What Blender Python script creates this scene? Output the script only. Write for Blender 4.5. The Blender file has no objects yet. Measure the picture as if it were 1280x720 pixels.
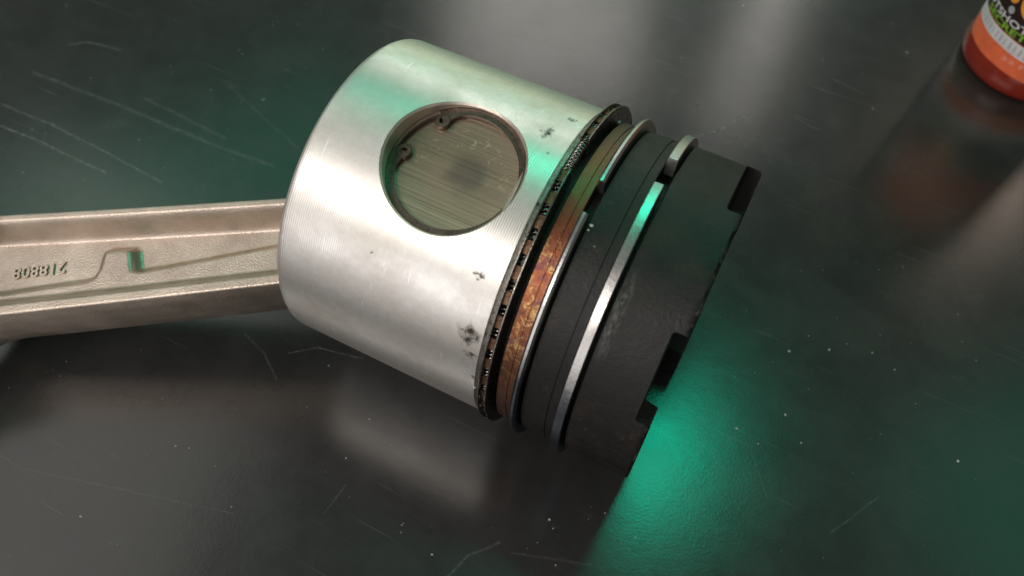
import bpy, bmesh, math, random
from mathutils import Vector, Matrix

random.seed(7)
S = 0.07                       # one modelling unit = the piston's radius, 70 mm
scene = bpy.context.scene
COL = scene.collection
PI = math.pi
RAD = math.radians

# ------------------------------------------------------------------ camera
cam_d = bpy.data.cameras.new('camera')
cam = bpy.data.objects.new('camera', cam_d)
COL.objects.link(cam)
cx = Vector((0.89126872, 0.4525984, 0.02819155))       # right
cy = Vector((0.39469, -0.74361843, -0.53967716))       # down
cz = Vector((-0.22329326, 0.49212429, -0.84139991))    # forward
M = Matrix((cx, -cy, -cz)).transposed().to_4x4()
M.translation = Vector((2.29908969, -2.70508549, 5.18546637 + 0.025)) * S
cam.matrix_world = M
cam_d.sensor_width = 36.0
cam_d.lens = 36.0 * 1007.156 / 1280.0
cam_d.clip_start = 0.01
cam_d.clip_end = 50.0
cam_d.dof.use_dof = True
cam_d.dof.focus_distance = 4.75 * S
cam_d.dof.aperture_fstop = 9.0
scene.camera = cam

# ------------------------------------------------------------------ world, lamps, exposure
world = bpy.data.worlds.new('World')
scene.world = world
world.use_nodes = True
bg = world.node_tree.nodes['Background']
bg.inputs[0].default_value = (1.0, 0.95, 0.90, 1)
bg.inputs[1].default_value = 0.11


def area(name, loc, target, sx, sy, power, color, spread=180):
    d = bpy.data.lights.new(name, 'AREA')
    d.shape = 'RECTANGLE'
    d.size = sx * S
    d.size_y = sy * S
    d.energy = power
    d.color = color
    d.spread = RAD(spread)
    o = bpy.data.objects.new(name, d)
    COL.objects.link(o)
    o.location = Vector(loc) * S
    o.rotation_euler = (Vector(target) - Vector(loc)).to_track_quat('-Z', 'X').to_euler()
    return o


GREEN = (0.0, 1.0, 0.58)
area('green_lamp', (1.8, 6.1, 15), (1.5, 0, 1), 3.0, 3.6, 2.0, GREEN)
area('green_strip_lamp', (-13.5, 7.0, 15), (-3, 0, 0), 4.5, 13.0, 0.62, GREEN)
area('green_wall_lamp', (-12.0, 36.0, 14), (0, 0, 1), 9.0, 30.0, 4.0, (0.22, 0.85, 0.60))
area('green_corner_lamp', (12.5, 8.0, 15), (3, 0, 0), 5.0, 9.0, 0.40, GREEN)
area('ceiling_tube_lamp', (-4.5, -13.5, 15), (0, 0, 1), 3.0, 14.0, 9.6, (1.0, 0.93, 0.87))
area('far_ceiling_lamp', (-7.8, 21.5, 16), (0, 2, 0), 6.5, 7.5, 2.6, (1.0, 0.94, 0.88))
area('far_tube_lamp', (-0.1, 25.0, 16), (1.5, 3, 0), 9.0, 0.8, 0.95, (1.0, 0.93, 0.88))
area('far_warm_lamp', (8.5, 20.5, 15.5), (3, 2, 0), 3.0, 3.5, 0.9, (1.0, 0.76, 0.62))
area('side_fill_lamp', (-11.5, -2.5, 16), (-1, 0, 0), 9.0, 20.0, 2.9, (1.0, 0.92, 0.88))  # added soft panel, no window there; brightens the rod web and left table
area('near_fill_lamp', (-8.0, -34.0, 8), (0, 0, 1), 14.0, 34.0, 13.0, (1.0, 0.95, 0.93))  # unseen fill panel added behind the camera to lift the lower skirt
area('far_wall_lamp', (-14.0, 42.0, 4), (0, 0, 1), 7.0, 34.0, 4.4, (0.95, 1.0, 0.62))

vs = scene.view_settings
vs.view_transform = 'Standard'
vs.look = 'None'
vs.exposure = 0.0
vs.gamma = 1.0
vs.use_curve_mapping = False
scene.render.engine = 'CYCLES'


# ------------------------------------------------------------------ node helpers
class NT:
    def __init__(self, name):
        m = bpy.data.materials.new(name)
        m.use_nodes = True
        self.m = m
        self.t = m.node_tree
        self.n = self.t.nodes
        self.bsdf = self.n['Principled BSDF']
        tc = self.n.new('ShaderNodeTexCoord')
        self.obj = tc.outputs['Object']

    def link(self, a, b):
        self.t.links.new(a, b)

    def put(self, sock, v):
        if v is None:
            return
        if hasattr(v, 'links'):
            self.t.links.new(v, sock)
        else:
            if isinstance(v, (tuple, list)) and len(v) == 3 and sock.type == 'RGBA':
                v = (*v, 1)
            sock.default_value = v

    def set(self, **kw):
        names = dict(base='Base Color', rough='Roughness', metal='Metallic', aniso='Anisotropic', arot='Anisotropic Rotation',
                     normal='Normal', spec='Specular IOR Level', coat='Coat Weight', coatr='Coat Roughness', tangent='Tangent',
                     trans='Transmission Weight', ior='IOR', sss='Subsurface Weight')
        for k, v in kw.items():
            self.put(self.bsdf.inputs[names[k]], v)

    def noise(self, scale, detail=4, rough=0.55, vec=None, dist=0.0, color=False):
        n = self.n.new('ShaderNodeTexNoise')
        n.inputs['Scale'].default_value = scale
        n.inputs['Detail'].default_value = detail
        n.inputs['Roughness'].default_value = rough
        n.inputs['Distortion'].default_value = dist
        self.link(vec or self.obj, n.inputs['Vector'])
        return n.outputs['Color' if color else 'Fac']

    def mapv(self, scale=(1, 1, 1), loc=(0, 0, 0), rot=(0, 0, 0), vec=None):
        n = self.n.new('ShaderNodeMapping')
        n.inputs['Scale'].default_value = scale
        n.inputs['Location'].default_value = loc
        n.inputs['Rotation'].default_value = rot
        self.link(vec or self.obj, n.inputs['Vector'])
        return n.outputs[0]

    def ramp(self, fac, stops, mode='LINEAR'):
        n = self.n.new('ShaderNodeValToRGB')
        n.color_ramp.interpolation = mode
        e = n.color_ramp.elements
        while len(e) < len(stops):
            e.new(0.5)
        for el, (p, c) in zip(e, stops):
            el.position = p
            el.color = (c, c, c, 1) if isinstance(c, (int, float)) else (*c, 1)
        self.link(fac, n.inputs[0])
        return n.outputs[0]

    def mix(self, fac, a, b, mode='MIX'):
        n = self.n.new('ShaderNodeMix')
        n.data_type = 'RGBA'
        n.blend_type = mode
        self.put(n.inputs[0], fac)
        self.put(n.inputs[6], a)
        self.put(n.inputs[7], b)
        return n.outputs[2]

    def math(self, op, a, b=None, c=None, clamp=False):
        n = self.n.new('ShaderNodeMath')
        n.operation = op
        n.use_clamp = clamp
        self.put(n.inputs[0], a)
        if b is not None:
            self.put(n.inputs[1], b)
        if c is not None:
            self.put(n.inputs[2], c)
        return n.outputs[0]

    def vmath(self, op, a, b=None):
        n = self.n.new('ShaderNodeVectorMath')
        n.operation = op
        self.put(n.inputs[0], a)
        if b is not None:
            if op == 'SCALE':
                self.put(n.inputs['Scale'], b)
            else:
                self.put(n.inputs[1], b)
        return n.outputs['Value' if op in ('LENGTH', 'DOT_PRODUCT', 'DISTANCE') else 'Vector']

    def sep(self, vec=None):
        n = self.n.new('ShaderNodeSeparateXYZ')
        self.link(vec or self.obj, n.inputs[0])
        return n.outputs

    def maprange(self, v, a, b, c=0.0, d=1.0, smooth=False):
        n = self.n.new('ShaderNodeMapRange')
        if smooth:
            n.interpolation_type = 'SMOOTHSTEP'
        self.put(n.inputs['Value'], v)
        for k, x in zip(('From Min', 'From Max', 'To Min', 'To Max'), (a, b, c, d)):
            n.inputs[k].default_value = x
        return n.outputs[0]

    def bump(self, h, strength=0.3, dist=0.01, normal=None):
        n = self.n.new('ShaderNodeBump')
        n.inputs['Strength'].default_value = strength
        n.inputs['Distance'].default_value = dist
        self.link(h, n.inputs['Height'])
        if normal is not None:
            self.link(normal, n.inputs['Normal'])
        return n.outputs[0]

    def tangent(self, axis):
        n = self.n.new('ShaderNodeTangent')
        n.direction_type = 'RADIAL'
        n.axis = axis
        return n.outputs[0]


# ------------------------------------------------------------------ materials
def scratch_group():
    g = bpy.data.node_groups.new('scratch_segment', 'ShaderNodeTree')
    for nm, ty in (('P', 'NodeSocketVector'), ('A', 'NodeSocketVector'), ('B', 'NodeSocketVector'), ('Width', 'NodeSocketFloat'), ('Strength', 'NodeSocketFloat')):
        g.interface.new_socket(nm, in_out='INPUT', socket_type=ty)
    g.interface.new_socket('Value', in_out='OUTPUT', socket_type='NodeSocketFloat')
    n, l = g.nodes, g.links
    gi, go = n.new('NodeGroupInput'), n.new('NodeGroupOutput')

    def vm(op, a, b):
        x = n.new('ShaderNodeVectorMath')
        x.operation = op
        l.new(a, x.inputs[0])
        l.new(b, x.inputs['Scale' if op == 'SCALE' else 1])
        return x.outputs['Value' if op in ('DOT_PRODUCT', 'DISTANCE') else 'Vector']
    pa = vm('SUBTRACT', gi.outputs['P'], gi.outputs['A'])
    ba = vm('SUBTRACT', gi.outputs['B'], gi.outputs['A'])
    dv = n.new('ShaderNodeMath')
    dv.operation = 'DIVIDE'
    dv.use_clamp = True
    l.new(vm('DOT_PRODUCT', pa, ba), dv.inputs[0])
    l.new(vm('DOT_PRODUCT', ba, ba), dv.inputs[1])
    d = vm('DISTANCE', pa, vm('SCALE', ba, dv.outputs[0]))
    mr = n.new('ShaderNodeMapRange')
    mr.interpolation_type = 'SMOOTHSTEP'
    l.new(d, mr.inputs['Value'])
    mr.inputs['From Min'].default_value = 0.0
    l.new(gi.outputs['Width'], mr.inputs['From Max'])
    l.new(gi.outputs['Strength'], mr.inputs['To Min'])
    mr.inputs['To Max'].default_value = 0.0
    l.new(mr.outputs[0], go.inputs['Value'])
    return g


# polylines on the table top (in modelling units), width, strength
SCRATCHES = [
    ([(-3.921, -0.047), (-3.386, -0.029), (-2.788, -0.052), (-2.118, -0.09)], 0.030, 0.55),
    ([(-3.72, -0.243), (-3.29, -0.22), (-2.887, -0.228), (-2.588, -0.226)], 0.028, 0.70),
    ([(-3.967, 0.376), (-2.994, 0.425), (-1.966, 0.444), (-1.417, 0.485)], 0.05, 0.35),
    ([(-2.877, 0.601), (-1.964, 0.55)], 0.04, 0.3),
    ([(-3.952, 0.81), (-3.816, 0.923), (-3.485, 0.98)], 0.035, 0.5),
    ([(-0.257, -0.919), (-0.109, -0.782), (0.25, -0.704)], 0.012, 0.7),
    ([(-0.636, -0.932), (-0.409, -0.999), (-0.212, -1.127)], 0.018, 0.35),
    ([(1.534, -1.753), (1.581, -1.58), (1.723, -1.417)], 0.022, 0.42),
    ([(1.602, 2.482), (1.788, 2.692), (1.935, 2.972)], 0.03, 0.55),
    ([(3.605, -0.374), (3.83, 0.011)], 0.014, 0.35),
    ([(-1.276, -2.43), (0.107, -2.042)], 0.014, 0.25),
    ([(0.629, -1.771), (0.64, -1.556)], 0.016, 0.35),
    ([(2.347, 3.162), (2.579, 3.121)], 0.03, 0.3),
    ([(-2.325, 1.074), (-1.26, 0.723)], 0.03, 0.22),
    ([(2.501, 3.832), (2.82, 3.766)], 0.03, 0.25),
    ([(1.821, -1.44), (2.301, -1.275)], 0.02, 0.3),
    ([(2.964, -0.062), (3.162, -0.336)], 0.01, 0.3),
]


def mat_table():
    k = NT('table_laminate')
    g = scratch_group()
    wob = k.noise(6.0, 3, 0.6, color=True)
    off = k.vmath('SCALE', k.vmath('SUBTRACT', wob, (0.5, 0.5, 0.5)), 0.022)
    p = k.vmath('ADD', k.obj, off)
    p = k.vmath('MULTIPLY', p, (1, 1, 0))
    total = None
    for pts, w, s in SCRATCHES:
        for a, b in zip(pts, pts[1:]):
            n = k.n.new('ShaderNodeGroup')
            n.node_tree = g
            k.link(p, n.inputs['P'])
            n.inputs['A'].default_value = (*a, 0)
            n.inputs['B'].default_value = (*b, 0)
            n.inputs['Width'].default_value = w * 0.6
            n.inputs['Strength'].default_value = s * 0.7
            total = n.outputs[0] if total is None else k.math('MAXIMUM', total, n.outputs[0])
    brk = k.ramp(k.noise(14, 5, 0.7), [(0.30, 0.05), (0.62, 1.0)])
    total = k.math('MULTIPLY', total, brk)
    total = k.math('MULTIPLY', total, k.ramp(k.noise(70, 3, 0.7), [(0.36, 0.1), (0.6, 1.0)]))
    # fine random hairline scratches, three directions
    fine = None
    for i, (ang, sc) in enumerate(((0.15, 1.0), (-0.35, 1.3), (1.1, 0.8))):
        v = k.mapv(scale=(0.5 * sc, 22 * sc, 1), rot=(0, 0, ang), loc=(3.1 * i, 1.7 * i, 0), vec=p)
        line = k.ramp(k.noise(1.6, 2, 0.5, vec=v), [(0.69, 0), (0.76, 1.0)])
        fine = line if fine is None else k.math('MAXIMUM', fine, line)
    fine = k.math('MULTIPLY', fine, k.ramp(k.noise(1.3, 3), [(0.42, 0), (0.70, 0.20)]))
    # rubbed, dusty patches and pin-point dust
    dusty = k.ramp(k.noise(2.1, 7, 0.68, dist=0.4), [(0.38, 0.0), (0.90, 0.8)])
    vor = k.n.new('ShaderNodeTexVoronoi')
    vor.inputs['Scale'].default_value = 9.0
    vor.inputs['Randomness'].default_value = 1.0
    k.link(k.obj, vor.inputs['Vector'])
    pin = k.ramp(vor.outputs['Distance'], [(0.02, 1.0), (0.075, 0.0)])
    pin = k.math('MULTIPLY', pin, k.ramp(k.noise(3.3, 2), [(0.5, 0.0), (0.66, 0.6)]))
    marks = k.math('ADD', k.math('MAXIMUM', total, fine), pin, clamp=True)
    base = k.mix(dusty, (0.020, 0.0208, 0.0208), (0.039, 0.0387, 0.038))
    base = k.mix(marks, base, (0.30, 0.30, 0.29))
    grain = k.noise(55, 3, 0.6)
    rough = k.math('ADD', k.maprange(dusty, 0, 1, 0.21, 0.29), k.math('MULTIPLY', marks, 0.25))
    b1 = k.bump(grain, 0.022, 0.003)
    b2 = k.bump(k.noise(11, 2, 0.5), 0.006, 0.006, b1)
    k.set(base=base, rough=rough, normal=b2, spec=0.74)
    return k.m


def mat_aluminium():
    k = NT('machined_aluminium')
    sx = k.sep()
    ang = k.math('ARCTAN2', k.math('MULTIPLY', sx[1], -1.0), sx[2])         # angle round the piston
    cyl = k.n.new('ShaderNodeCombineXYZ')
    k.link(sx[0], cyl.inputs[0])
    k.link(ang, cyl.inputs[1])
    cyl = cyl.outputs[0]
    # turning lines
    lines = k.math('SINE', k.math('MULTIPLY', sx[0], 2 * PI / 0.0135))
    uneven = k.noise(1.0, 5, 0.75, vec=k.mapv((90, 0.35, 1), vec=cyl))
    h = k.math('ADD', k.math('MULTIPLY', lines, 0.5), k.math('MULTIPLY', uneven, 0.55))
    # handling scratches along the turning direction and across it
    sc1 = k.ramp(k.noise(1.0, 3, 0.5, vec=k.mapv((34, 2.6, 1), (4, 2, 0), vec=cyl)), [(0.70, 0), (0.74, 1)])
    sc2 = k.ramp(k.noise(1.0, 3, 0.5, vec=k.mapv((2.2, 40, 1), (1, 7, 0), (0, 0, 0.25), vec=cyl)), [(0.72, 0), (0.76, 1)])
    sc3 = k.ramp(k.noise(1.0, 3, 0.55, vec=k.mapv((60, 7, 1), (9, 3, 0), vec=cyl)), [(0.66, 0), (0.71, 1)])
    sc3 = k.math('MULTIPLY', sc3, k.math('MULTIPLY', k.maprange(ang, RAD(38), RAD(50), 0, 1, True), k.maprange(ang, RAD(70), RAD(95), 1, 0, True)))
    scr = k.math('MAXIMUM', k.math('MAXIMUM', sc1, sc3), k.math('MULTIPLY', sc2, 0.6))
    # stains with a shape of their own: two dark carbon smears and light dirt by the ring end
    spots = None
    for (px, pa, r) in ((1.245, RAD(64), 0.085), (1.27, RAD(71), 0.05), (1.18, RAD(-7), 0.05), (1.30, RAD(80), 0.03), (1.24, RAD(2), 0.02), (1.20, RAD(44), 0.03), (0.60, RAD(51), 0.014), (1.24, RAD(-18), 0.03)):
        wob = k.vmath('SCALE', k.vmath('SUBTRACT', k.noise(16, 4, 0.65, vec=cyl, color=True), (0.5, 0.5, 0.5)), 0.16)
        d = k.vmath('DISTANCE', k.vmath('MULTIPLY', k.vmath('ADD', cyl, wob), (1, 1, 0)), (px, pa, 0))
        v = k.maprange(d, r * 0.25, r, 1, 0, True)
        spots = v if spots is None else k.math('MAXIMUM', spots, v)
    spots = k.math('MULTIPLY', spots, k.ramp(k.noise(30, 4, 0.7, vec=cyl), [(0.38, 0.25), (0.56, 1)]))
    freck = k.ramp(k.noise(38, 4, 0.75, vec=cyl), [(0.64, 0), (0.74, 0.75)])
    freck = k.math('MULTIPLY', freck, k.maprange(sx[0], 0.75, 1.3, 0.02, 0.55))
    tarnish = k.ramp(k.noise(2.4, 6, 0.65, vec=k.mapv((1, 1.6, 1), vec=cyl)), [(0.36, 0), (0.75, 1)])
    base = k.mix(tarnish, (0.86, 0.85, 0.83), (0.66, 0.62, 0.56))
    fine = k.ramp(k.noise(20, 6, 0.75, vec=cyl), [(0.40, 0), (0.70, 1)])
    base = k.mix(k.math('MULTIPLY', fine, 0.35), base, (0.58, 0.54, 0.48))
    base = k.mix(scr, base, (0.93, 0.93, 0.92))
    base = k.mix(k.math('MAXIMUM', spots, freck), base, (0.045, 0.035, 0.028))
    rough = k.math('ADD', k.maprange(tarnish, 0, 1, 0.35, 0.49), k.math('MULTIPLY', spots, 0.3))
    k.set(base=base, metal=k.maprange(spots, 0, 1, 0.86, 0.25), rough=rough, aniso=0.36, arot=0.25, tangent=k.tangent('X'),
          normal=k.bump(h, 0.11, 0.0018))
    return k.m


def mat_metal(name, base, rough, metal=1.0, var=0.25, scale=12, bump=0.12, spots=None):
    k = NT(name)
    n = k.noise(scale, 6, 0.65)
    dark = tuple(c * (1 - var) for c in base)
    lite = tuple(min(1, c * (1 + var)) for c in base)
    b = k.mix(k.ramp(n, [(0.3, 0), (0.7, 1)]), dark, lite)
    if spots:
        m = k.ramp(k.noise(scale * 1.7, 5, 0.7), [(0.54, 0), (0.66, 1)])
        b = k.mix(m, b, spots)
    r = k.maprange(k.noise(scale * 2.3, 4), 0.3, 0.7, rough - 0.07, rough + 0.09)
    k.set(base=b, metal=metal, rough=r, normal=k.bump(k.noise(scale * 5, 4, 0.6), bump, 0.01))
    return k.m


def mat_pin():
    k = NT('ground_pin_steel')
    r = k.vmath('LENGTH', k.vmath('MULTIPLY', k.obj, (1, 1, 0)))
    v = k.mapv((0.9, 95, 1), rot=(0, 0, RAD(-18)))
    br = k.noise(1.0, 3, 0.6, vec=v)
    brush = k.ramp(br, [(0.3, 0.35), (0.72, 1)])
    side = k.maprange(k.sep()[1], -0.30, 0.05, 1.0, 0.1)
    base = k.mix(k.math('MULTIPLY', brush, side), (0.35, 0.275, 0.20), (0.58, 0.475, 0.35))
    wob = k.vmath('SCALE', k.vmath('SUBTRACT', k.noise(5, 4, 0.6, color=True), (0.5, 0.5, 0.5)), 0.22)
    d = k.vmath('DISTANCE', k.vmath('MULTIPLY', k.vmath('ADD', k.obj, wob), (1, 1, 0)), (0.035, 0.02, 0))
    base = k.mix(k.maprange(d, 0.05, 0.15, 0.75, 0, True), base, (0.22, 0.175, 0.15))
    # pale flecks of dried residue in a broken ring
    fl = k.ramp(k.noise(24, 3, 0.6, dist=1.4), [(0.60, 0), (0.65, 1)])
    ringm = k.math('MULTIPLY', k.maprange(r, 0.13, 0.19, 0, 1, True), k.maprange(r, 0.24, 0.31, 1, 0, True))
    fl = k.math('MULTIPLY', fl, k.math('MULTIPLY', ringm, k.maprange(k.sep()[1], -0.12, 0.08, 0, 0.8)))
    base = k.mix(fl, base, (0.66, 0.55, 0.36))
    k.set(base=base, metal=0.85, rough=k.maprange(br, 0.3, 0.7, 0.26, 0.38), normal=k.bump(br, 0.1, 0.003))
    return k.m


def mat_copper():
    k = NT('heat_stained_land')
    sx = k.sep()
    ang = k.math('ARCTAN2', k.math('MULTIPLY', sx[1], -1.0), sx[2])
    cc = k.n.new('ShaderNodeCombineXYZ')
    k.link(sx[0], cc.inputs[0])
    k.link(ang, cc.inputs[1])
    cyl = cc.outputs[0]
    cloud = k.noise(4.0, 7, 0.68, vec=cyl, dist=0.8)
    # burnt-oil stains change round the land: olive, red-brown, mottled gold, rust
    a = k.math('ADD', k.maprange(ang, RAD(-60), RAD(110)), k.math('MULTIPLY', k.math('SUBTRACT', cloud, 0.5), 0.35))
    base = k.ramp(a, [(0.0, (0.05, 0.036, 0.024)), (0.30, (0.13, 0.085, 0.042)), (0.40, (0.17, 0.095, 0.042)), (0.47, (0.23, 0.062, 0.037)), (0.58, (0.24, 0.082, 0.037)), (0.74, (0.17, 0.066, 0.03)), (0.88, (0.10, 0.046, 0.03))])
    win = k.math('MULTIPLY', k.maprange(ang, RAD(18), RAD(34), 0, 1, True), k.maprange(ang, RAD(58), RAD(82), 1, 0.15, True))
    gold = k.ramp(k.noise(15, 7, 0.74, vec=cyl, dist=1.2), [(0.50, 0), (0.57, 0.9)])
    base = k.mix(k.math('MULTIPLY', gold, win), base, (0.50, 0.31, 0.13))
    purple = k.ramp(k.noise(11, 6, 0.72, vec=k.mapv((1, 1, 1), (3, 5, 0), vec=cyl)), [(0.50, 0), (0.60, 0.85)])
    base = k.mix(k.math('MULTIPLY', purple, k.maprange(win, 0, 1, 0.35, 1)), base, (0.13, 0.045, 0.05))
    speck = k.ramp(k.noise(60, 4, 0.7, vec=cyl), [(0.62, 0), (0.70, 0.8)])
    base = k.mix(speck, base, (0.05, 0.025, 0.02))
    k.set(base=base, metal=0.8, rough=k.maprange(cloud, 0.3, 0.7, 0.30, 0.44), normal=k.bump(k.noise(40, 5, 0.7, vec=cyl), 0.12, 0.006))
    return k.m


def mat_carbon():
    k = NT('carbon_black_coating')
    sx = k.sep()
    ang = k.math('ARCTAN2', k.math('MULTIPLY', sx[1], -1.0), sx[2])
    cc = k.n.new('ShaderNodeCombineXYZ')
    k.link(sx[0], cc.inputs[0])
    k.link(ang, cc.inputs[1])
    cyl = cc.outputs[0]
    n = k.noise(3.2, 7, 0.68, dist=0.5)
    base = k.mix(k.ramp(n, [(0.36, 0), (0.66, 1)]), (0.0050, 0.0053, 0.0053), (0.013, 0.0122, 0.011))
    brown = k.ramp(k.noise(4.6, 6, 0.7), [(0.54, 0), (0.72, 0.6)])
    base = k.mix(brown, base, (0.030, 0.019, 0.013))
    # crazed soot film
    craze = k.ramp(k.noise(48, 5, 0.75), [(0.56, 0), (0.66, 0.55)])
    craze = k.math('MULTIPLY', craze, k.ramp(k.noise(2.6, 4), [(0.48, 0), (0.66, 1)]))
    base = k.mix(craze, base, (0.085, 0.082, 0.078))
    fl = k.ramp(k.noise(30, 4, 0.75), [(0.73, 0), (0.76, 0.8)])
    base = k.mix(fl, base, (0.25, 0.24, 0.225))
    # rubbed streak beside the top ring
    m = k.math('MULTIPLY', k.maprange(k.math('ABSOLUTE', k.math('SUBTRACT', sx[0], 1.925)), 0.0, 0.045, 1, 0, True),
               k.maprange(k.math('ABSOLUTE', k.math('SUBTRACT', ang, RAD(40))), 0.05, 0.30, 1, 0, True))
    rub = k.math('MULTIPLY', m, k.ramp(k.noise(1.0, 6, 0.75, vec=k.mapv((40, 12, 1), vec=cyl)), [(0.44, 0), (0.62, 0.8)]))
    base = k.mix(rub, base, (0.17, 0.165, 0.16))
    # bare metal and rust where the edges are knocked
    w = k.math('ADD', sx[0], k.math('MULTIPLY', k.math('SUBTRACT', k.noise(17, 6, 0.78), 0.5), 0.10))
    edge = k.maprange(w, 2.278, 2.300, 0, 1, True)
    edge = k.math('MULTIPLY', edge, k.ramp(k.noise(9, 5, 0.75), [(0.42, 0), (0.62, 0.9)]))
    base = k.mix(edge, base, (0.26, 0.20, 0.16))
    h = k.noise(34, 6, 0.72)
    k.set(base=base, rough=k.maprange(n, 0.34, 0.68, 0.36, 0.60), spec=0.34, normal=k.bump(h, 0.16, 0.010))
    return k.m


def mat_ring(name, base, rough):
    k = NT(name)
    sx = k.sep()
    ang = k.math('ARCTAN2', k.math('MULTIPLY', sx[1], -1.0), sx[2])
    n = k.noise(5, 5, 0.65)
    b = k.mix(k.ramp(n, [(0.3, 0), (0.7, 1)]), tuple(c * 0.85 for c in base), base)
    # blued, sooty towards the underside, with a ragged boundary
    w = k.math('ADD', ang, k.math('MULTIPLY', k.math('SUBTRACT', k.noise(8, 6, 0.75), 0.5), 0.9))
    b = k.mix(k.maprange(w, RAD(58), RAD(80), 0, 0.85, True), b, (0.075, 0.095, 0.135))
    st = k.ramp(k.noise(13, 6, 0.75), [(0.64, 0), (0.70, 0.7)])
    b = k.mix(st, b, (0.16, 0.15, 0.15))
    k.set(base=b, metal=1.0, rough=k.maprange(n, 0.3, 0.7, rough - 0.03, rough + 0.06), normal=k.bump(k.noise(40, 3), 0.05, 0.004))
    return k.m


def mat_rod():
    k = NT('shot_peened_forging')
    n = k.noise(3.2, 6, 0.65)
    base = k.mix(k.ramp(n, [(0.3, 0), (0.72, 1)]), (0.40, 0.335, 0.28), (0.64, 0.55, 0.475))
    sp = k.ramp(k.noise(75, 2, 0.5), [(0.62, 0), (0.74, 0.45)])
    base = k.mix(sp, base, (0.70, 0.62, 0.53))
    peen = k.noise(95, 2, 0.5)
    k.set(base=base, metal=0.93, rough=k.maprange(n, 0.3, 0.7, 0.36, 0.48), normal=k.bump(peen, 0.14, 0.004))
    return k.m


def mat_plain(name, base, rough=0.5, metal=0.0, coat=0.0, trans=0.0, var=0.1, scale=8):
    k = NT(name)
    n = k.noise(scale, 4)
    b = k.mix(k.ramp(n, [(0.3, 0), (0.7, 1)]), tuple(c * (1 - var) for c in base), tuple(min(1, c * (1 + var)) for c in base))
    k.set(base=b, rough=rough, metal=metal, coat=coat, trans=trans)
    return k.m


MAT = dict(
    table=mat_table(), alu=mat_aluminium(), pin=mat_pin(), copper=mat_copper(), carbon=mat_carbon(), rod=mat_rod(),
    bore=mat_metal('bored_aluminium', (0.70, 0.62, 0.53), 0.42, 0.85, 0.15, 9, 0.08),
    chamfer=mat_metal('dull_chamfer', (0.42, 0.40, 0.36), 0.42, 1.0, 0.2, 20, 0.15, (0.10, 0.09, 0.08)),
    clip=mat_metal('dark_spring_steel', (0.15, 0.12, 0.10), 0.34, 1.0, 0.25, 14, 0.1),
    ring=mat_ring('chromed_ring_steel', (0.52, 0.51, 0.50), 0.33),
    ring_dark=mat_metal('oiled_ring_steel', (0.16, 0.145, 0.135), 0.33, 0.95, 0.35, 14, 0.15),
    rail=mat_metal('worn_rail_steel', (0.24, 0.225, 0.21), 0.28, 1.0, 0.3, 12, 0.1, (0.12, 0.10, 0.09)),
    bridge=mat_metal('varnished_ring_floor', (0.16, 0.088, 0.05), 0.42, 0.85, 0.4, 11, 0.2, (0.10, 0.05, 0.035)),
    spring=mat_metal('expander_spring_steel', (0.46, 0.43, 0.40), 0.30, 1.0, 0.3, 20, 0.05),
    groove=mat_metal('sooty_groove', (0.020, 0.017, 0.015), 0.55, 0.2, 0.4, 12, 0.2),
    dust=mat_plain('pale_dust', (0.46, 0.45, 0.42), 0.8, 0, 0, 0, 0.3),
    bottle=mat_plain('red_translucent_plastic', (0.34, 0.035, 0.018), 0.22, 0, 0.3, 0.25),
    label=mat_plain('orange_label_film', (0.95, 0.185, 0.075), 0.38),
    white_print=mat_plain('white_print', (0.74, 0.74, 0.76), 0.4),
    grey_print=mat_plain('grey_print', (0.47, 0.47, 0.50), 0.4),
    dark_print=mat_plain('dark_brown_print', (0.032, 0.016, 0.014), 0.4),
    green_print=mat_plain('lime_green_print', (0.27, 0.55, 0.045), 0.4),
    orange_print=mat_plain('light_orange_print', (0.92, 0.37, 0.06), 0.4),
    pale_print=mat_plain('pale_orange_print', (0.92, 0.40, 0.28), 0.4),
    cap=mat_plain('black_cap_plastic', (0.03, 0.03, 0.03), 0.4),
)


# ------------------------------------------------------------------ mesh helpers
def mesh_obj(name, verts, faces, mat, parent=None, smooth=True, sharp=35):
    me = bpy.data.meshes.new(name)
    me.from_pydata([tuple(v) for v in verts], [], faces)
    me.validate()
    bm = bmesh.new()
    bm.from_mesh(me)
    bmesh.ops.remove_doubles(bm, verts=bm.verts, dist=1e-5)
    bmesh.ops.recalc_face_normals(bm, faces=bm.faces)
    for f in bm.faces:
        f.smooth = smooth
    a = RAD(sharp)
    for e in bm.edges:
        if len(e.link_faces) == 2 and e.calc_face_angle(0) > a:
            e.smooth = False
    bm.to_mesh(me)
    bm.free()
    me.materials.append(mat)
    o = bpy.data.objects.new(name, me)
    COL.objects.link(o)
    if parent is not None:
        o.parent = parent
    return o


def thing(name, label, cat, loc=(0, 0, 0), group=None, rot=None):
    o = bpy.data.objects.new(name, None)
    o.empty_display_size = 0.05
    COL.objects.link(o)
    o.location = Vector(loc) * S
    if rot is not None:
        o.rotation_euler = rot.to_euler()
    o.scale = (S, S, S)
    o['label'] = label
    o['category'] = cat
    if group:
        o['group'] = group
    return o


def pol(x, r, t):                       # t measured from +Z towards -Y
    return (x, -r * math.sin(t), r * math.cos(t))


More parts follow.
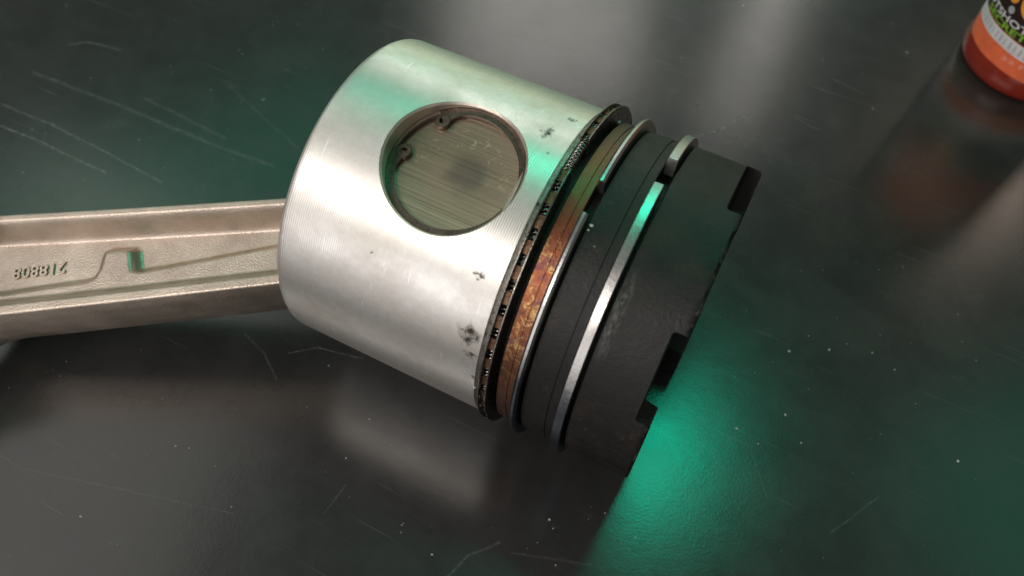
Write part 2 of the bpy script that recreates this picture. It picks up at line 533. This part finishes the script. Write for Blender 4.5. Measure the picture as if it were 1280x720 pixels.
def lathe_x(profile, n=180, t0=0.0, t1=2 * PI, closed_profile=False, caps=False, yc=0.0, zc=0.0):
    full = abs(t1 - t0 - 2 * PI) < 1e-6
    m = n if full else n + 1
    V, F = [], []
    for i in range(m):
        t = t0 + (t1 - t0) * i / n
        for (x, r) in profile:
            a = pol(x, r, t)
            V.append((a[0], a[1] + yc, a[2] + zc))
    k = len(profile)
    kk = k if closed_profile else k - 1
    for i in range(n):
        j = (i + 1) % m
        for q in range(kk):
            w = (q + 1) % k
            F.append((i * k + q, i * k + w, j * k + w, j * k + q))
    if caps and not full:
        F.append(tuple(range(k)))
        F.append(tuple((m - 1) * k + q for q in range(k)))
    return V, F


def lathe_z(profile, n=96, c=(0, 0, 0)):
    V, F = [], []
    k = len(profile)
    for i in range(n):
        t = 2 * PI * i / n
        for (r, z) in profile:
            V.append((c[0] + r * math.cos(t), c[1] + r * math.sin(t), c[2] + z))
    for i in range(n):
        j = (i + 1) % n
        for q in range(k - 1):
            F.append((i * k + q, i * k + q + 1, j * k + q + 1, j * k + q))
    return V, F


def tube(path, r, sides=6):
    V, F = [], []
    n = len(path)
    for i, p in enumerate(path):
        a = Vector(path[max(i - 1, 0)])
        b = Vector(path[min(i + 1, n - 1)])
        d = (b - a).normalized()
        u = d.cross(Vector((1, 0.13, 0.07))).normalized()
        w = d.cross(u)
        for s in range(sides):
            t = 2 * PI * s / sides
            V.append(tuple(Vector(p) + u * (r * math.cos(t)) + w * (r * math.sin(t))))
    for i in range(n - 1):
        for s in range(sides):
            q = (s + 1) % sides
            F.append((i * sides + s, i * sides + q, (i + 1) * sides + q, (i + 1) * sides + s))
    F.append(tuple(range(sides)))
    F.append(tuple((n - 1) * sides + s for s in range(sides)))
    return V, F


def text_mesh(body, size, extrude, shear=0.0, spacing=1.0, bold=0.0):
    cu = bpy.data.curves.new('lettering', 'FONT')
    cu.body = body
    cu.size = size
    cu.extrude = extrude
    cu.shear = shear
    cu.space_character = spacing
    cu.offset = bold
    cu.resolution_u = 3
    o = bpy.data.objects.new('lettering', cu)
    COL.objects.link(o)
    dg = bpy.context.evaluated_depsgraph_get()
    me = bpy.data.meshes.new_from_object(o.evaluated_get(dg))
    bpy.data.objects.remove(o)
    V = [tuple(v.co) for v in me.vertices]
    F = [tuple(p.vertices) for p in me.polygons]
    bpy.data.meshes.remove(me)
    return V, F


# ------------------------------------------------------------------ the table
TB = 16.0
tv = [(-TB, -TB, -0.35), (TB, -TB, -0.35), (TB, TB, -0.35), (-TB, TB, -0.35), (-TB, -TB, 0), (TB, -TB, 0), (TB, TB, 0), (-TB, TB, 0)]
tf = [(3, 2, 1, 0), (4, 5, 6, 7), (0, 1, 5, 4), (1, 2, 6, 5), (2, 3, 7, 6), (3, 0, 4, 7)]
table = mesh_obj('table_top', tv, tf, MAT['table'], None, False)
table.scale = (S, S, S)
table['kind'] = 'structure'

# ------------------------------------------------------------------ the piston
ZC = 1.045                                # height of the piston's axis over the table
PIN_X = 0.816
DEL = RAD(15.93)                          # pin leans this far from upright
AX = Vector((1, 0, 0))
EV = Vector((0, -math.sin(DEL), math.cos(DEL)))
SV = Vector((0, math.cos(DEL), math.sin(DEL)))

piston = thing('engine_piston', 'large silver engine piston lying on its side with black carbon-coated crown and loose rings', 'piston', (0, 0, 0))


def ppart(name, V, F, mat, parent=None, **kw):
    o = mesh_obj(name, V, F, mat, parent or piston, **kw)
    if parent is None:
        o.location = (0, 0, ZC)
    return o


# skirt: outer wall with the pin bore let into it, rounded open end, inner wall
RB = 0.386
x_lines = [0.045 + (0.37 - 0.045) * i / 8 for i in range(8)] + [0.37 + (1.27 - 0.37) * i / 30 for i in range(30)] + [1.27, 1.298, 1.322]
NT_ = 180
dth = 2 * PI / NT_
V, F = [], []
idx = {}
i0 = x_lines.index(0.37)
i1 = x_lines.index(1.27)
H = 16                                     # patch reaches +-32 degrees round the bore
for j in range(NT_):
    jj = j if j <= NT_ // 2 else j - NT_
    for i, x in enumerate(x_lines):
        if i0 < i < i1 and abs(jj) < H:
            continue
        idx[(i, j)] = len(V)
        V.append(pol(x, 1.0, DEL + jj * dth))
for j in range(NT_):
    j2 = (j + 1) % NT_
    jj = j if j <= NT_ // 2 else j - NT_
    for i in range(len(x_lines) - 1):
        inside = i0 <= i < i1 and -H <= jj < H
        if inside:
            continue
        F.append((idx[(i, j)], idx[(i + 1, j)], idx[(i + 1, j2)], idx[(i, j2)]))
loop = []
for i in range(i0, i1):
    loop.append((i, (-H) % NT_))
for jj in range(-H, H):
    loop.append((i1, jj % NT_))
for i in range(i1, i0, -1):
    loop.append((i, H))
for jj in range(H, -H, -1):
    loop.append((i0, jj % NT_))
RINGS = 12
prev = [idx[l] for l in loop]
outer = []
for (i, j) in loop:
    jj = j if j <= NT_ // 2 else j - NT_
    outer.append((x_lines[i] - PIN_X, jj * dth))
bore_ang = []
for (a, b) in outer:
    bore_ang.append(math.atan2(math.sin(b), a))
RC = RB + 0.012
for q in range(1, RINGS + 1):
    f = q / RINGS
    cur = []
    for (a, b), t in zip(outer, bore_ang):
        bu, bv = RC * math.cos(t), math.asin(RC * math.sin(t))
        u = a + (bu - a) * f
        v = b + (bv - b) * f
        cur.append(len(V))
        V.append(pol(PIN_X + u, 1.0, DEL + v))
    for m in range(len(loop)):
        m2 = (m + 1) % len(loop)
        F.append((prev[m], prev[m2], cur[m2], cur[m]))
    prev = cur
# rolled edge of the open end and the inner wall (a cup, closed at the crown side)
end_prof = [(0.045, 1.0), (0.026, 0.9965), (0.012, 0.988), (0.003, 0.975), (0.0, 0.962), (0.0, 0.935), (0.01, 0.925)] + [(0.10 + 1.05 * i / 42, 0.92 - 0.02 * i / 42) for i in range(43)] + [ (1.20, 0.86), (1.22, 0.6), (1.22, 0.02)]
lv, lf = lathe_x(end_prof, NT_, DEL, DEL + 2 * PI)
o0 = len(V)
V += lv


def in_bore(f):
    c = sum((Vector(lv[a]) for a in f), Vector()) / len(f)
    d = c - Vector((PIN_X, 0, 0))
    return d.x > -0.6 and math.hypot(c.y, c.z) > 0.88 and (d - EV * d.dot(EV)).length < RB + 0.035


F += [tuple(o0 + a for a in f) for f in lf if not in_bore(f)]
skirt = ppart('skirt', V, F, MAT['alu'], sharp=40)

# bore wall with a bright broken edge
nb = 120


def boss_pt(u, v, h):
    return tuple(Vector((PIN_X, 0, 0)) + AX * u + SV * v + EV * h)


V, F = [], []
levels = []
for t in range(nb):
    a = 2 * PI * t / nb
    c, s = math.cos(a), math.sin(a)
    row = [boss_pt(RC * c, RC * s, math.sqrt(1 - (RC * s) ** 2)),
           boss_pt(RB * c, RB * s, math.sqrt(1 - (RB * s) ** 2) - 0.014)]
    for (rr, hh) in ((RB, 0.893), (0.405, 0.891), (0.405, 0.862), (RB, 0.860), (RB, 0.55)):
        row.append(boss_pt(rr * c, rr * s, hh))
    V += row
k = 7
for t in range(nb):
    t2 = (t + 1) % nb
    for q in range(k - 1):
        F.append((t * k + q, t * k + q + 1, t2 * k + q + 1, t2 * k + q))
ppart('pin_bore', V, F, MAT['bore'], sharp=30)


def bossed(profile, n=96, name='x'):
    V, F = [], []
    kk = len(profile)
    for t in range(n):
        a = 2 * PI * t / n
        for (r, h) in profile:
            V.append((r * math.cos(a), r * math.sin(a), h))
    for t in range(n):
        t2 = (t + 1) % n
        for q in range(kk - 1):
            F.append((t * kk + q, t * kk + q + 1, t2 * kk + q + 1, t2 * kk + q))
    return V, F


PINROT = Matrix((AX, SV, EV)).transposed()      # local x along piston, z along the pin


def pin_part(name, V, F, mat, **kw):
    o = mesh_obj(name, V, F, mat, piston, **kw)
    o.location = (PIN_X, 0, ZC)
    o.rotation_euler = PINROT.to_euler()
    return o


# wrist pin: solid bar with chamfered, slightly dished end
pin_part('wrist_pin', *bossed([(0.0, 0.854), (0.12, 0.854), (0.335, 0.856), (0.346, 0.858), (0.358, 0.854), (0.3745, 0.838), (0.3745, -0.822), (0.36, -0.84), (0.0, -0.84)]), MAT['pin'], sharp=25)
pin_part('pin_boss', *bossed([(0.391, -0.80), (0.50, -0.80), (0.50, -0.33), (0.391, -0.33), (0.391, -0.80)]), MAT['bore'])
pin_part('pin_boss', *bossed([(0.391, 0.80), (0.50, 0.80), (0.50, 0.33), (0.391, 0.33), (0.391, 0.80)]), MAT['bore'])

# retaining ring with two eyed lugs
A1, A2 = RAD(131), RAD(181)                       # lug angles in the pin plane
V, F = [], []
n = 150
span = 2 * PI - (A2 - A1)
for i in range(n + 1):
    t = A2 + span * i / n
    d = min(span * i / n, span * (n - i) / n)
    rin = 0.340 - 0.040 * math.exp(-(d / 0.24) ** 2)
    for (r, h) in ((rin, 0.868), (rin, 0.884), (rin + 0.004, 0.888), (0.396, 0.888), (0.400, 0.884), (0.400, 0.868)):
        V.append((r * math.cos(t), r * math.sin(t), h))
for i in range(n):
    for q in range(6):
        w = (q + 1) % 6
        F.append((i * 6 + q, i * 6 + w, (i + 1) * 6 + w, (i + 1) * 6 + q))
F.append(tuple(range(6)))
F.append(tuple(n * 6 + q for q in range(6)))
clip = pin_part('retaining_ring', V, F, MAT['clip'], sharp=30)
for A in (A1, A2):
    V, F = [], []
    lc = (0.322 * math.cos(A), 0.322 * math.sin(A))
    prof = [(0.0165, 0.862), (0.0165, 0.889), (0.0195, 0.8925), (0.040, 0.8925), (0.044, 0.888), (0.044, 0.862), (0.0165, 0.862)]
    m = 36
    for i in range(m):
        a = 2 * PI * i / m
        for (r, h) in prof:
            V.append((lc[0] + r * math.cos(a), lc[1] + r * math.sin(a), h))
    kk = len(prof)
    for i in range(m):
        i2 = (i + 1) % m
        for q in range(kk - 1):
            F.append((i * kk + q, i * kk + q + 1, i2 * kk + q + 1, i2 * kk + q))
    mesh_obj('lug', V, F, MAT['clip'], clip, sharp=30)

# dull chamfer band, grooves and lands
ppart('edge_chamfer', *lathe_x([(1.322, 1.0), (1.324, 0.9985), (1.350, 0.990), (1.353, 0.985), (1.353, 0.90)], 200), MAT['chamfer'], sharp=20)
ppart('oil_ring_groove', *lathe_x([(1.353, 0.92), (1.355, 0.885), (1.445, 0.885), (1.447, 0.95)], 160), MAT['groove'])
ppart('copper_land', *lathe_x([(1.4475, 0.90), (1.4475, 0.966), (1.451, 0.971), (1.508, 0.971), (1.510, 0.966), (1.514, 0.966), (1.516, 0.971), (1.549, 0.971), (1.552, 0.966), (1.552, 0.90)], 200), MAT['copper'], sharp=25)
ppart('second_ring_groove', *lathe_x([(1.552, 0.92), (1.553, 0.885), (1.605, 0.885), (1.606, 0.95)], 160), MAT['groove'])
ppart('black_land', *lathe_x([(1.6065, 0.90), (1.6065, 0.969), (1.611, 0.975), (1.755, 0.975), (1.757, 0.969), (1.761, 0.969), (1.763, 0.976), (1.806, 0.976), (1.810, 0.971), (1.810, 0.90)], 200), MAT['carbon'], sharp=25)
ppart('top_ring_groove', *lathe_x([(1.810, 0.92), (1.811, 0.885), (1.885, 0.885), (1.886, 0.95)], 160), MAT['groove'])

# crown: rim with combustion bowl, valve pockets cut out of the rim
cv, cf = lathe_x([(1.8865, 0.60), (1.8865, 0.978), (1.892, 0.985), (2.245, 0.985), (2.270, 0.985), (2.282, 0.981), (2.287, 0.972), (2.288, 0.94), (2.288, 0.745), (2.282, 0.735), (2.12, 0.70), (2.05, 0.55), (2.10, 0.3), (2.16, 0.0)], 220)
kp = 14
for i in range(220):                      # knocked, ragged rim
    c1 = max(0.0, random.gauss(0, 0.006)) + (random.uniform(0.008, 0.02) if random.random() < 0.07 else 0.0)
    for q, w in ((5, 0.6), (6, 1.0), (7, 0.7)):
        x, y, z = cv[i * kp + q]
        r = math.hypot(y, z)
        f = (r - c1 * w) / r
        cv[i * kp + q] = (x - c1 * w * 0.8, y * f, z * f)
crown = ppart('crown', cv, cf, MAT['carbon'], sharp=30)
cutters = []


def pocket(t_mid, half, depth, rin, twist=0.0):
    w = math.sin(half) * 1.0
    bm = bmesh.new()
    vs_ = []
    r0, r1 = rin, 1.25
    pts = []
    for (a, b) in ((-1, 0), (1, 0), (1, 1), (-1, 1)):
        pts.append((a * w, r0 if b == 0 else r1))
    for x in (2.288 - depth, 2.6):
        for (y, r) in pts:
            ca, sa = math.cos(t_mid), math.sin(t_mid)
            vs_.append(bm.verts.new((x, -r * sa - y * ca, r * ca - y * sa)))
    for f in ((3, 2, 1, 0), (4, 5, 6, 7), (0, 1, 5, 4), (1, 2, 6, 5), (2, 3, 7, 6), (3, 0, 4, 7)):
        bm.faces.new([vs_[i] for i in f])
    bmesh.ops.recalc_face_normals(bm, faces=bm.faces)
    eds = [e for e in bm.edges if abs((e.verts[0].co - e.verts[1].co).normalized().x) < 0.5 and min(v.co.x for v in e.verts) < 2.4
           or abs((e.verts[0].co - e.verts[1].co).normalized().x) > 0.9]
    bmesh.ops.bevel(bm, geom=eds, offset=0.022, segments=3, affect='EDGES', profile=0.5)
    me = bpy.data.meshes.new('cutter')
    bm.to_mesh(me)
    bm.free()
    o = bpy.data.objects.new('cutter', me)
    COL.objects.link(o)
    o.location = (0, 0, ZC)
    o.parent = piston
    cutters.append(o)


pocket(RAD(-25.5), RAD(20), 0.093, 0.60)
pocket(RAD(52), RAD(15.3), 0.082, 0.55)
pocket(RAD(170), RAD(19), 0.110, 0.55)
pocket(RAD(247), RAD(19), 0.093, 0.60)
for c in cutters:
    md = crown.modifiers.new('pocket', 'BOOLEAN')
    md.operation = 'DIFFERENCE'
    md.solver = 'EXACT'
    md.object = c
bpy.context.view_layer.update()
dg = bpy.context.evaluated_depsgraph_get()
nm = bpy.data.meshes.new_from_object(crown.evaluated_get(dg))
crown.modifiers.clear()
crown.data = nm
for c in cutters:
    bpy.data.objects.remove(c)
bm = bmesh.new()
bm.from_mesh(nm)
for f in bm.faces:
    f.smooth = True
for e in bm.edges:
    e.smooth = not (len(e.link_faces) == 2 and e.calc_face_angle(0) > RAD(25))
bm.to_mesh(nm)
bm.free()

# compression rings (sprung open, standing proud of their grooves)


def ring_prof(x0, x1, r0, r1, b=0.004):
    return [(x0, r0), (x0, r1 - b), (x0 + b, r1), (x1 - b, r1), (x1, r1 - b), (x1, r0)]


def open_ring(name, x0, x1, r0, r1, g0, g1, mat, dy=0.0, dz=0.0, b=0.004, parent=None):
    V, F = lathe_x(ring_prof(x0, x1, r0, r1, b), 240, g1, g0 + 2 * PI, closed_profile=True, caps=True, yc=dy, zc=dz)
    return ppart(name, V, F, mat, parent, sharp=30)


open_ring('compression_ring', 1.815, 1.869, 0.925, 1.030, RAD(-14.5), RAD(-2.3), MAT['ring'], 0.004, 0.0)
open_ring('compression_ring', 1.556, 1.594, 0.93, 1.036, RAD(4.8), RAD(15.9), MAT['ring'], 0.004, 0.0, 0.012)

# oil ring: two rails, slotted floor, coiled expander spring
OY, OZ = 0.016, 0.004
g0, g1 = RAD(-6.8), RAD(6.2)
oil = open_ring('oil_ring', 1.358, 1.367, 0.925, 1.045, g0, g1, MAT['rail'], OY, OZ, 0.003)
open_ring('rail', 1.402, 1.413, 0.925, 1.047, g0, g1, MAT['rail'], OY, OZ, 0.003, oil)
NBR = 44
bt = (2 * PI - (g1 - g0)) / NBR
me_b = None
for i in range(NBR):
    t0 = g1 + bt * i
    V, F = lathe_x([(1.367, 1.006), (1.367, 1.022), (1.402, 1.022), (1.402, 1.006)], 4, 0, bt * 0.52, closed_profile=True, caps=True)
    if me_b is None:
        bo = mesh_obj('bridge', V, F, MAT['bridge'], oil)
        me_b = bo.data
    else:
        bo = bpy.data.objects.new('bridge', me_b)
        COL.objects.link(bo)
        bo.parent = oil
    bo.location = (0, OY, OZ)
    bo.rotation_euler = (t0, 0, 0)
path = []
turns = 240
for i in range(turns * 9):
    t = 2 * PI * i / (turns * 9)
    a = 2 * PI * i / 9
    path.append(pol(1.3845 + 0.0185 * math.cos(a), 0.996 + 0.0170 * math.sin(a), t))
path = [(p[0], p[1] + OY, p[2] + OZ) for p in path]
V, F = tube(path, 0.0060, 6)
ppart('expander_spring', V, F, MAT['spring'], sharp=80)
# pale chip of residue stuck behind the oil ring, white fleck on the black land


def chip(name, t, x, r, size, mat):
    bm = bmesh.new()
    bmesh.ops.create_icosphere(bm, subdivisions=1, radius=size)
    for v in bm.verts:
        v.co *= random.uniform(0.6, 1.2)
        v.co.x *= 1.2
    me = bpy.data.meshes.new(name)
    bm.to_mesh(me)
    bm.free()
    me.materials.append(mat)
    o = bpy.data.objects.new(name, me)
    COL.objects.link(o)
    o.parent = piston
    p = pol(x, r, t)
    o.location = (p[0], p[1], p[2] + ZC)
    o.scale = (1, 1, 0.6)


chip('residue_chip', RAD(17.5), 1.625, 0.977, 0.012, MAT['dust'])
chip('residue_chip', RAD(19.0), 1.621, 0.976, 0.007, MAT['dust'])
chip('residue_chip', RAD(-41), 1.419, 0.965, 0.012, MAT['dust'])
chip('residue_chip', RAD(23), 1.685, 0.978, 0.004, MAT['dust'])
chip('residue_chip', RAD(86), 1.325, 1.0, 0.008, MAT['dust'])

# ------------------------------------------------------------------ connecting rod
al = RAD(30.5)
RU = (-AX * math.cos(al) - SV * math.sin(al)).normalized()
RV = EV.cross(RU).normalized()
rod_rot = Matrix((RU, RV, EV)).transposed()
rod = thing('connecting_rod', 'bronze-grey forged connecting rod with raised numbers reaching out of the piston to the left', 'connecting rod', (PIN_X, 0, ZC), rot=rod_rot)


def sm(a, b, x):
    t = min(1.0, max(0.0, (x - a) / (b - a)))
    return t * t * (3 - 2 * t)


def interp(pts, u):
    if u <= pts[0][0]:
        return pts[0][1]
    for (a, b), (c, d) in zip(pts, pts[1:]):
        if u <= c:
            return b + (d - b) * (u - a) / (c - a)
    return pts[-1][1]


BE = 4.20
BR = 0.77


def edge_low(u):      # +v side
    w = interp([(0.4, 0.29), (1.23, 0.302), (2.1, 0.314), (3.0, 0.322), (3.25, 0.322)], u)
    if u > 3.10:
        w += 0.08 * max(0, (u - 3.10) / 0.35) ** 2.2
    return w


def edge_top(u):      # -v side
    w = interp([(0.4, 0.24), (1.23, 0.282), (2.15, 0.327), (3.1, 0.379), (3.3, 0.39)], u)
    if u > 3.2:
        w += 0.055 * max(0, (u - 3.2) / 0.3) ** 2.2
    return -w


SHELF = [(1.0, -0.035), (1.29, -0.011), (1.79, 0.034), (2.17, 0.064), (2.215, 0.055), (2.238, -0.075), (2.262, -0.096), (2.395, -0.102), (2.438, -0.088), (2.462, 0.03), (2.49, 0.078), (2.54, 0.094), (2.804, 0.108), (3.13, 0.123), (3.6, 0.145)]


def shelf(u, v):
    best = 9.0
    for (a, b), (c, d) in zip(SHELF, SHELF[1:]):
        du, dv = c - a, d - b
        t = min(1.0, max(0.0, ((u - a) * du + (v - b) * dv) / (du * du + dv * dv)))
        best = min(best, math.hypot(u - a - du * t, v - b - dv * t))
    if v < interp(SHELF, u):
        best = -best
    return sm(-0.036, 0.036, best)


def top_h(u, v):
    el, et = edge_low(u), edge_top(u)
    web = 0.075 + 0.075 * shelf(u, v)
    dl = el - v
    dt = v - et
    low = sm(0.145, 0.058, dl)
    up = sm(0.16, 0.042, dt) ** 1.15
    h = web + (0.25 - web) * max(low, up)
    boss = max(sm(3.34, 3.50, u), sm(0.78, 0.60, u))
    h = h + (0.25 - h) * boss
    # rounded flange crests
    rr = 0.016
    for d in (dl, dt):
        if d < rr:
            h -= rr - math.sqrt(max(0, rr * rr - (rr - d) ** 2))
    return h


NU, NV = 330, 104
V, F = [], []
us = [0.45 + (3.62 - 0.45) * i / NU for i in range(NU + 1)]
for u in us:
    el, et = edge_low(u), edge_top(u)
    for j in range(NV + 1):
        s = j / NV
        v = et + (el - et) * s
        V.append((u, v, top_h(u, v)))
    for j in range(NV + 1):
        s = 1 - j / NV
        v = et + (el - et) * s
        V.append((u, v, -top_h(u, v)))
W = 2 * (NV + 1)
for i in range(NU):
    for j in range(W):
        j2 = (j + 1) % W
        if j == NV or j == W - 1:
            continue
        F.append((i * W + j, i * W + j2, (i + 1) * W + j2, (i + 1) * W + j))
# side walls with a slight forging ridge at mid height
o0 = len(V)
for side in (0, 1):
    st = len(V)
    for u in us:
        w = edge_low(u) if side == 0 else edge_top(u)
        sg = 1 if side == 0 else -1
        zz = top_h(u, w)
        for (f, b) in ((1.0, 0), (0.5, 0.006), (0.12, 0.011), (-0.12, 0.011), (-0.5, 0.006), (-1.0, 0)):
            V.append((u, w + sg * b, zz * f))
    for i in range(NU):
        for q in range(5):
            F.append((st + i * 6 + q, st + i * 6 + q + 1, st + (i + 1) * 6 + q + 1, st + (i + 1) * 6 + q))
mesh_obj('beam', V, F, MAT['rod'], rod, sharp=50)


def ring_z(name, c, r0, r1, h, parent):
    V, F = lathe_z([(r0, -h + 0.012), (r0 + 0.012, -h), (r1 - 0.016, -h), (r1, -h + 0.016), (r1, h - 0.016), (r1 - 0.016, h), (r0 + 0.012, h), (r0, h - 0.012), (r0, -h + 0.012)], 96, (c, 0, 0))
    return mesh_obj(name, V, F, MAT['rod'], parent, sharp=30)


ring_z('small_end', 0.0, 0.3755, 0.54, 0.248, rod)
ring_z('big_end', BE, 0.56, BR, 0.248, rod)
V, F = text_mesh('218808', 0.112, 0.010, spacing=1.02, bold=0.0012)
x0 = min(v[0] for v in V)
x1 = max(v[0] for v in V)
kx = 0.362 / (x1 - x0)
V = [(2.722 + (v[0] - x0) * kx, -0.066 + v[1] * 1.02 + 0.018 * (v[0] - x0), 0.080 + v[2]) for v in V]
mesh_obj('raised_number', V, F, MAT['rod'], rod, smooth=False)

# ------------------------------------------------------------------ bottle
BC = (4.10, 4.95, 0)
BRAD = 0.60
bottle = thing('bottle', 'red plastic bottle with orange label standing at the upper right corner', 'bottle', BC)
prof = [(0.0, 0.03), (0.42, 0.03), (0.50, 0.004), (0.545, 0.0), (0.575, 0.012), (0.594, 0.04), (0.602, 0.08), (0.602, 0.17), (0.597, 0.20), (0.592, 0.22), (0.592, 2.0), (0.57, 2.15), (0.48, 2.35), (0.33, 2.52), (0.25, 2.6), (0.25, 2.8), (0.0, 2.8)]
V, F = lathe_z(prof, 120)
mesh_obj('body', V, F, MAT['bottle'], bottle, sharp=45)
V, F = lathe_z([(0.0, 2.95), (0.27, 2.95), (0.29, 2.93), (0.29, 2.66), (0.262, 2.66), (0.262, 2.82), (0.0, 2.82)], 64)
mesh_obj('cap', V, F, MAT['cap'], bottle)


def wrap(V, r):
    out = []
    for (a, z, d) in V:                       # a: angle in degrees, z height, d lift
        t = RAD(a)
        out.append(((r + d) * math.cos(t), (r + d) * math.sin(t), z))
    return out


def patch(name, a0, a1, zlo, zhi, lift, mat, parent, n=90, rows=1):
    V, F = [], []
    for i in range(n + 1):
        a = a0 + (a1 - a0) * i / n
        lo = zlo(a) if callable(zlo) else zlo
        hi = zhi(a) if callable(zhi) else zhi
        for j in range(rows + 1):
            V.append((a, lo + (hi - lo) * j / rows, lift))
    for i in range(n):
        for j in range(rows):
            q = i * (rows + 1) + j
            F.append((q, q + 1, q + rows + 2, q + rows + 1))
    return mesh_obj(name, wrap(V, 0.592), F, mat, parent, sharp=60)


lab = patch('label', -178, -10, lambda a: 0.235 - 0.0009 * max(0, a + 125) + 0.12 * max(0, (-170 - a) / 8) ** 2, 1.9, 0.006, MAT['label'], bottle)
patch('white_band', -178, -30, lambda a: 0.415 - 0.0009 * max(0, a + 128), lambda a: 0.528 - 0.0008 * max(0, a + 125), 0.009, MAT['white_print'], lab)
patch('logo_field', -174, -45, lambda a: 0.534 - 0.0008 * max(0, a + 125), 1.05, 0.0095, MAT['dark_print'], lab)


def wrap_text(name, body, a0, a1, z0, height, mat, shear=0.0, lift=0.013, bold=0.002):
    V, F = text_mesh(body, 0.1, 0.0, shear, 1.0, bold)
    xs = [v[0] for v in V]
    ys = [v[1] for v in V]
    xa, xb, ya, yb = min(xs), max(xs), min(ys), max(ys)
    W = [(a0 + (a1 - a0) * (v[0] - xa) / (xb - xa), z0 + height * (v[1] - ya) / (yb - ya), lift) for v in V]
    mesh_obj(name, wrap(W, 0.592), F, mat, lab, smooth=False)


wrap_text('lettering', 'SECRET', -163, -111, 0.546, 0.060, MAT['green_print'], 0.0, 0.0125)
wrap_text('lettering', 'HOTSHOT', -179, -113, 0.614, 0.062, MAT['white_print'], 0.0, 0.0125)
# outlined grey strokes on the white band (too small to read in the photograph)
for i in range(15):
    a = -168 + i * 5.2
    patch('band_stroke', a, a + random.uniform(0.8, 1.8), 0.436 - 0.0009 * max(0, a + 128), 0.506 - 0.0009 * max(0, a + 128), 0.0115, MAT['grey_print'], lab, 3)
wrap_text('lettering', '32 FL', -121, -92, 0.322, 0.040, MAT['pale_print'], 0.0, 0.0125, 0.003)


def disc_patch(name, a, z, ra, mat, lift, n=24):
    V = [(a, z, lift)]
    for i in range(n):
        t = 2 * PI * i / n
        V.append((a + math.degrees(ra / 0.592) * math.cos(t), z + ra * math.sin(t), lift))
    F = [(0, 1 + i, 1 + (i + 1) % n) for i in range(n)]
    mesh_obj(name, wrap(V, 0.592), F, mat, lab)


disc_patch('orange_emblem', -118, 0.88, 0.155, MAT['orange_print'], 0.0125, 40)
disc_patch('orange_emblem', -141, 0.83, 0.055, MAT['orange_print'], 0.0120, 24)
disc_patch('grey_button', -137, 0.725, 0.034, MAT['grey_print'], 0.0135)

# ------------------------------------------------------------------ dust on the table
SPECKS = [(-2.593, 0.189), (-3.8, 0.906), (-3.469, 0.566), (-2.535, 1.502), (-2.476, 1.472), (-1.984, 1.51), (-1.862, 1.601), (-2.431, 0.959), (-1.998, 0.638), (-1.753, 0.385), (-3.176, -0.543), (-0.427, -1.819), (-0.514, -1.851), (-1.611, -1.706), (-1.569, -1.812), (0.072, -2.013), (-0.738, -2.503), (1.94, -1.138), (1.987, -1.177), (1.936, -1.307), (2.1, -1.379), (2.164, -1.016), (2.246, -0.932), (2.482, -0.984), (0.531, -1.082), (0.546, -1.394), (3.102, 0.297), (2.828, 0.039), (2.996, 0.001), (2.981, 0.81), (3.242, 0.962), (3.715, 1.024), (4.12, 1.502), (3.535, 1.086), (2.368, 4.044), (1.442, 4.44), (0.711, 2.78), (1.167, 3.41), (3.062, 4.54), (2.943, 3.622), (-2.47, 1.935), (-2.265, 2.062), (-4.368, 1.219), (-1.947, 1.096), (-1.954, 1.081), (0.051, -0.867), (1.115, -1.594), (1.111, -1.608), (1.377, -1.68), (4.264, 0.519), (3.26, 0.145)]
V, F = [], []


def flake(x, y, r):
    o = len(V)
    m = 5
    ph = random.uniform(0, 6)
    st = random.uniform(0.5, 1.0)
    ca, sa = math.cos(ph), math.sin(ph)
    for i in range(m):
        t = 2 * PI * i / m
        q = r * random.uniform(0.6, 1.15)
        a, b = q * math.cos(t), q * math.sin(t) * st
        V.append((x + a * ca - b * sa, y + a * sa + b * ca, 0.0008))
    V.append((x + r * 0.2 * ca, y + r * 0.2 * sa, 0.0008 + r * random.uniform(0.5, 0.9)))
    for i in range(m):
        F.append((o + i, o + (i + 1) % m, o + m))


for (x, y) in SPECKS:
    flake(x, y, random.choice((0.005, 0.006, 0.007, 0.008, 0.010, 0.013)))
for i in range(26):                                     # loose drifts of finer grit
    gx, gy, gs = random.uniform(-5, 6), random.uniform(-3.5, 6), random.uniform(0.1, 0.7)
    for j in range(random.randint(3, 16)):
        flake(random.gauss(gx, gs), random.gauss(gy, gs), random.choice((0.0018, 0.002, 0.0025, 0.003, 0.0035, 0.005)))
dust = mesh_obj('dust_specks', V, F, MAT['dust'], None, smooth=False)
dust.scale = (S, S, S)
dust['kind'] = 'stuff'
dust['label'] = 'pale dust specks scattered over the dark table'
dust['category'] = 'dust'
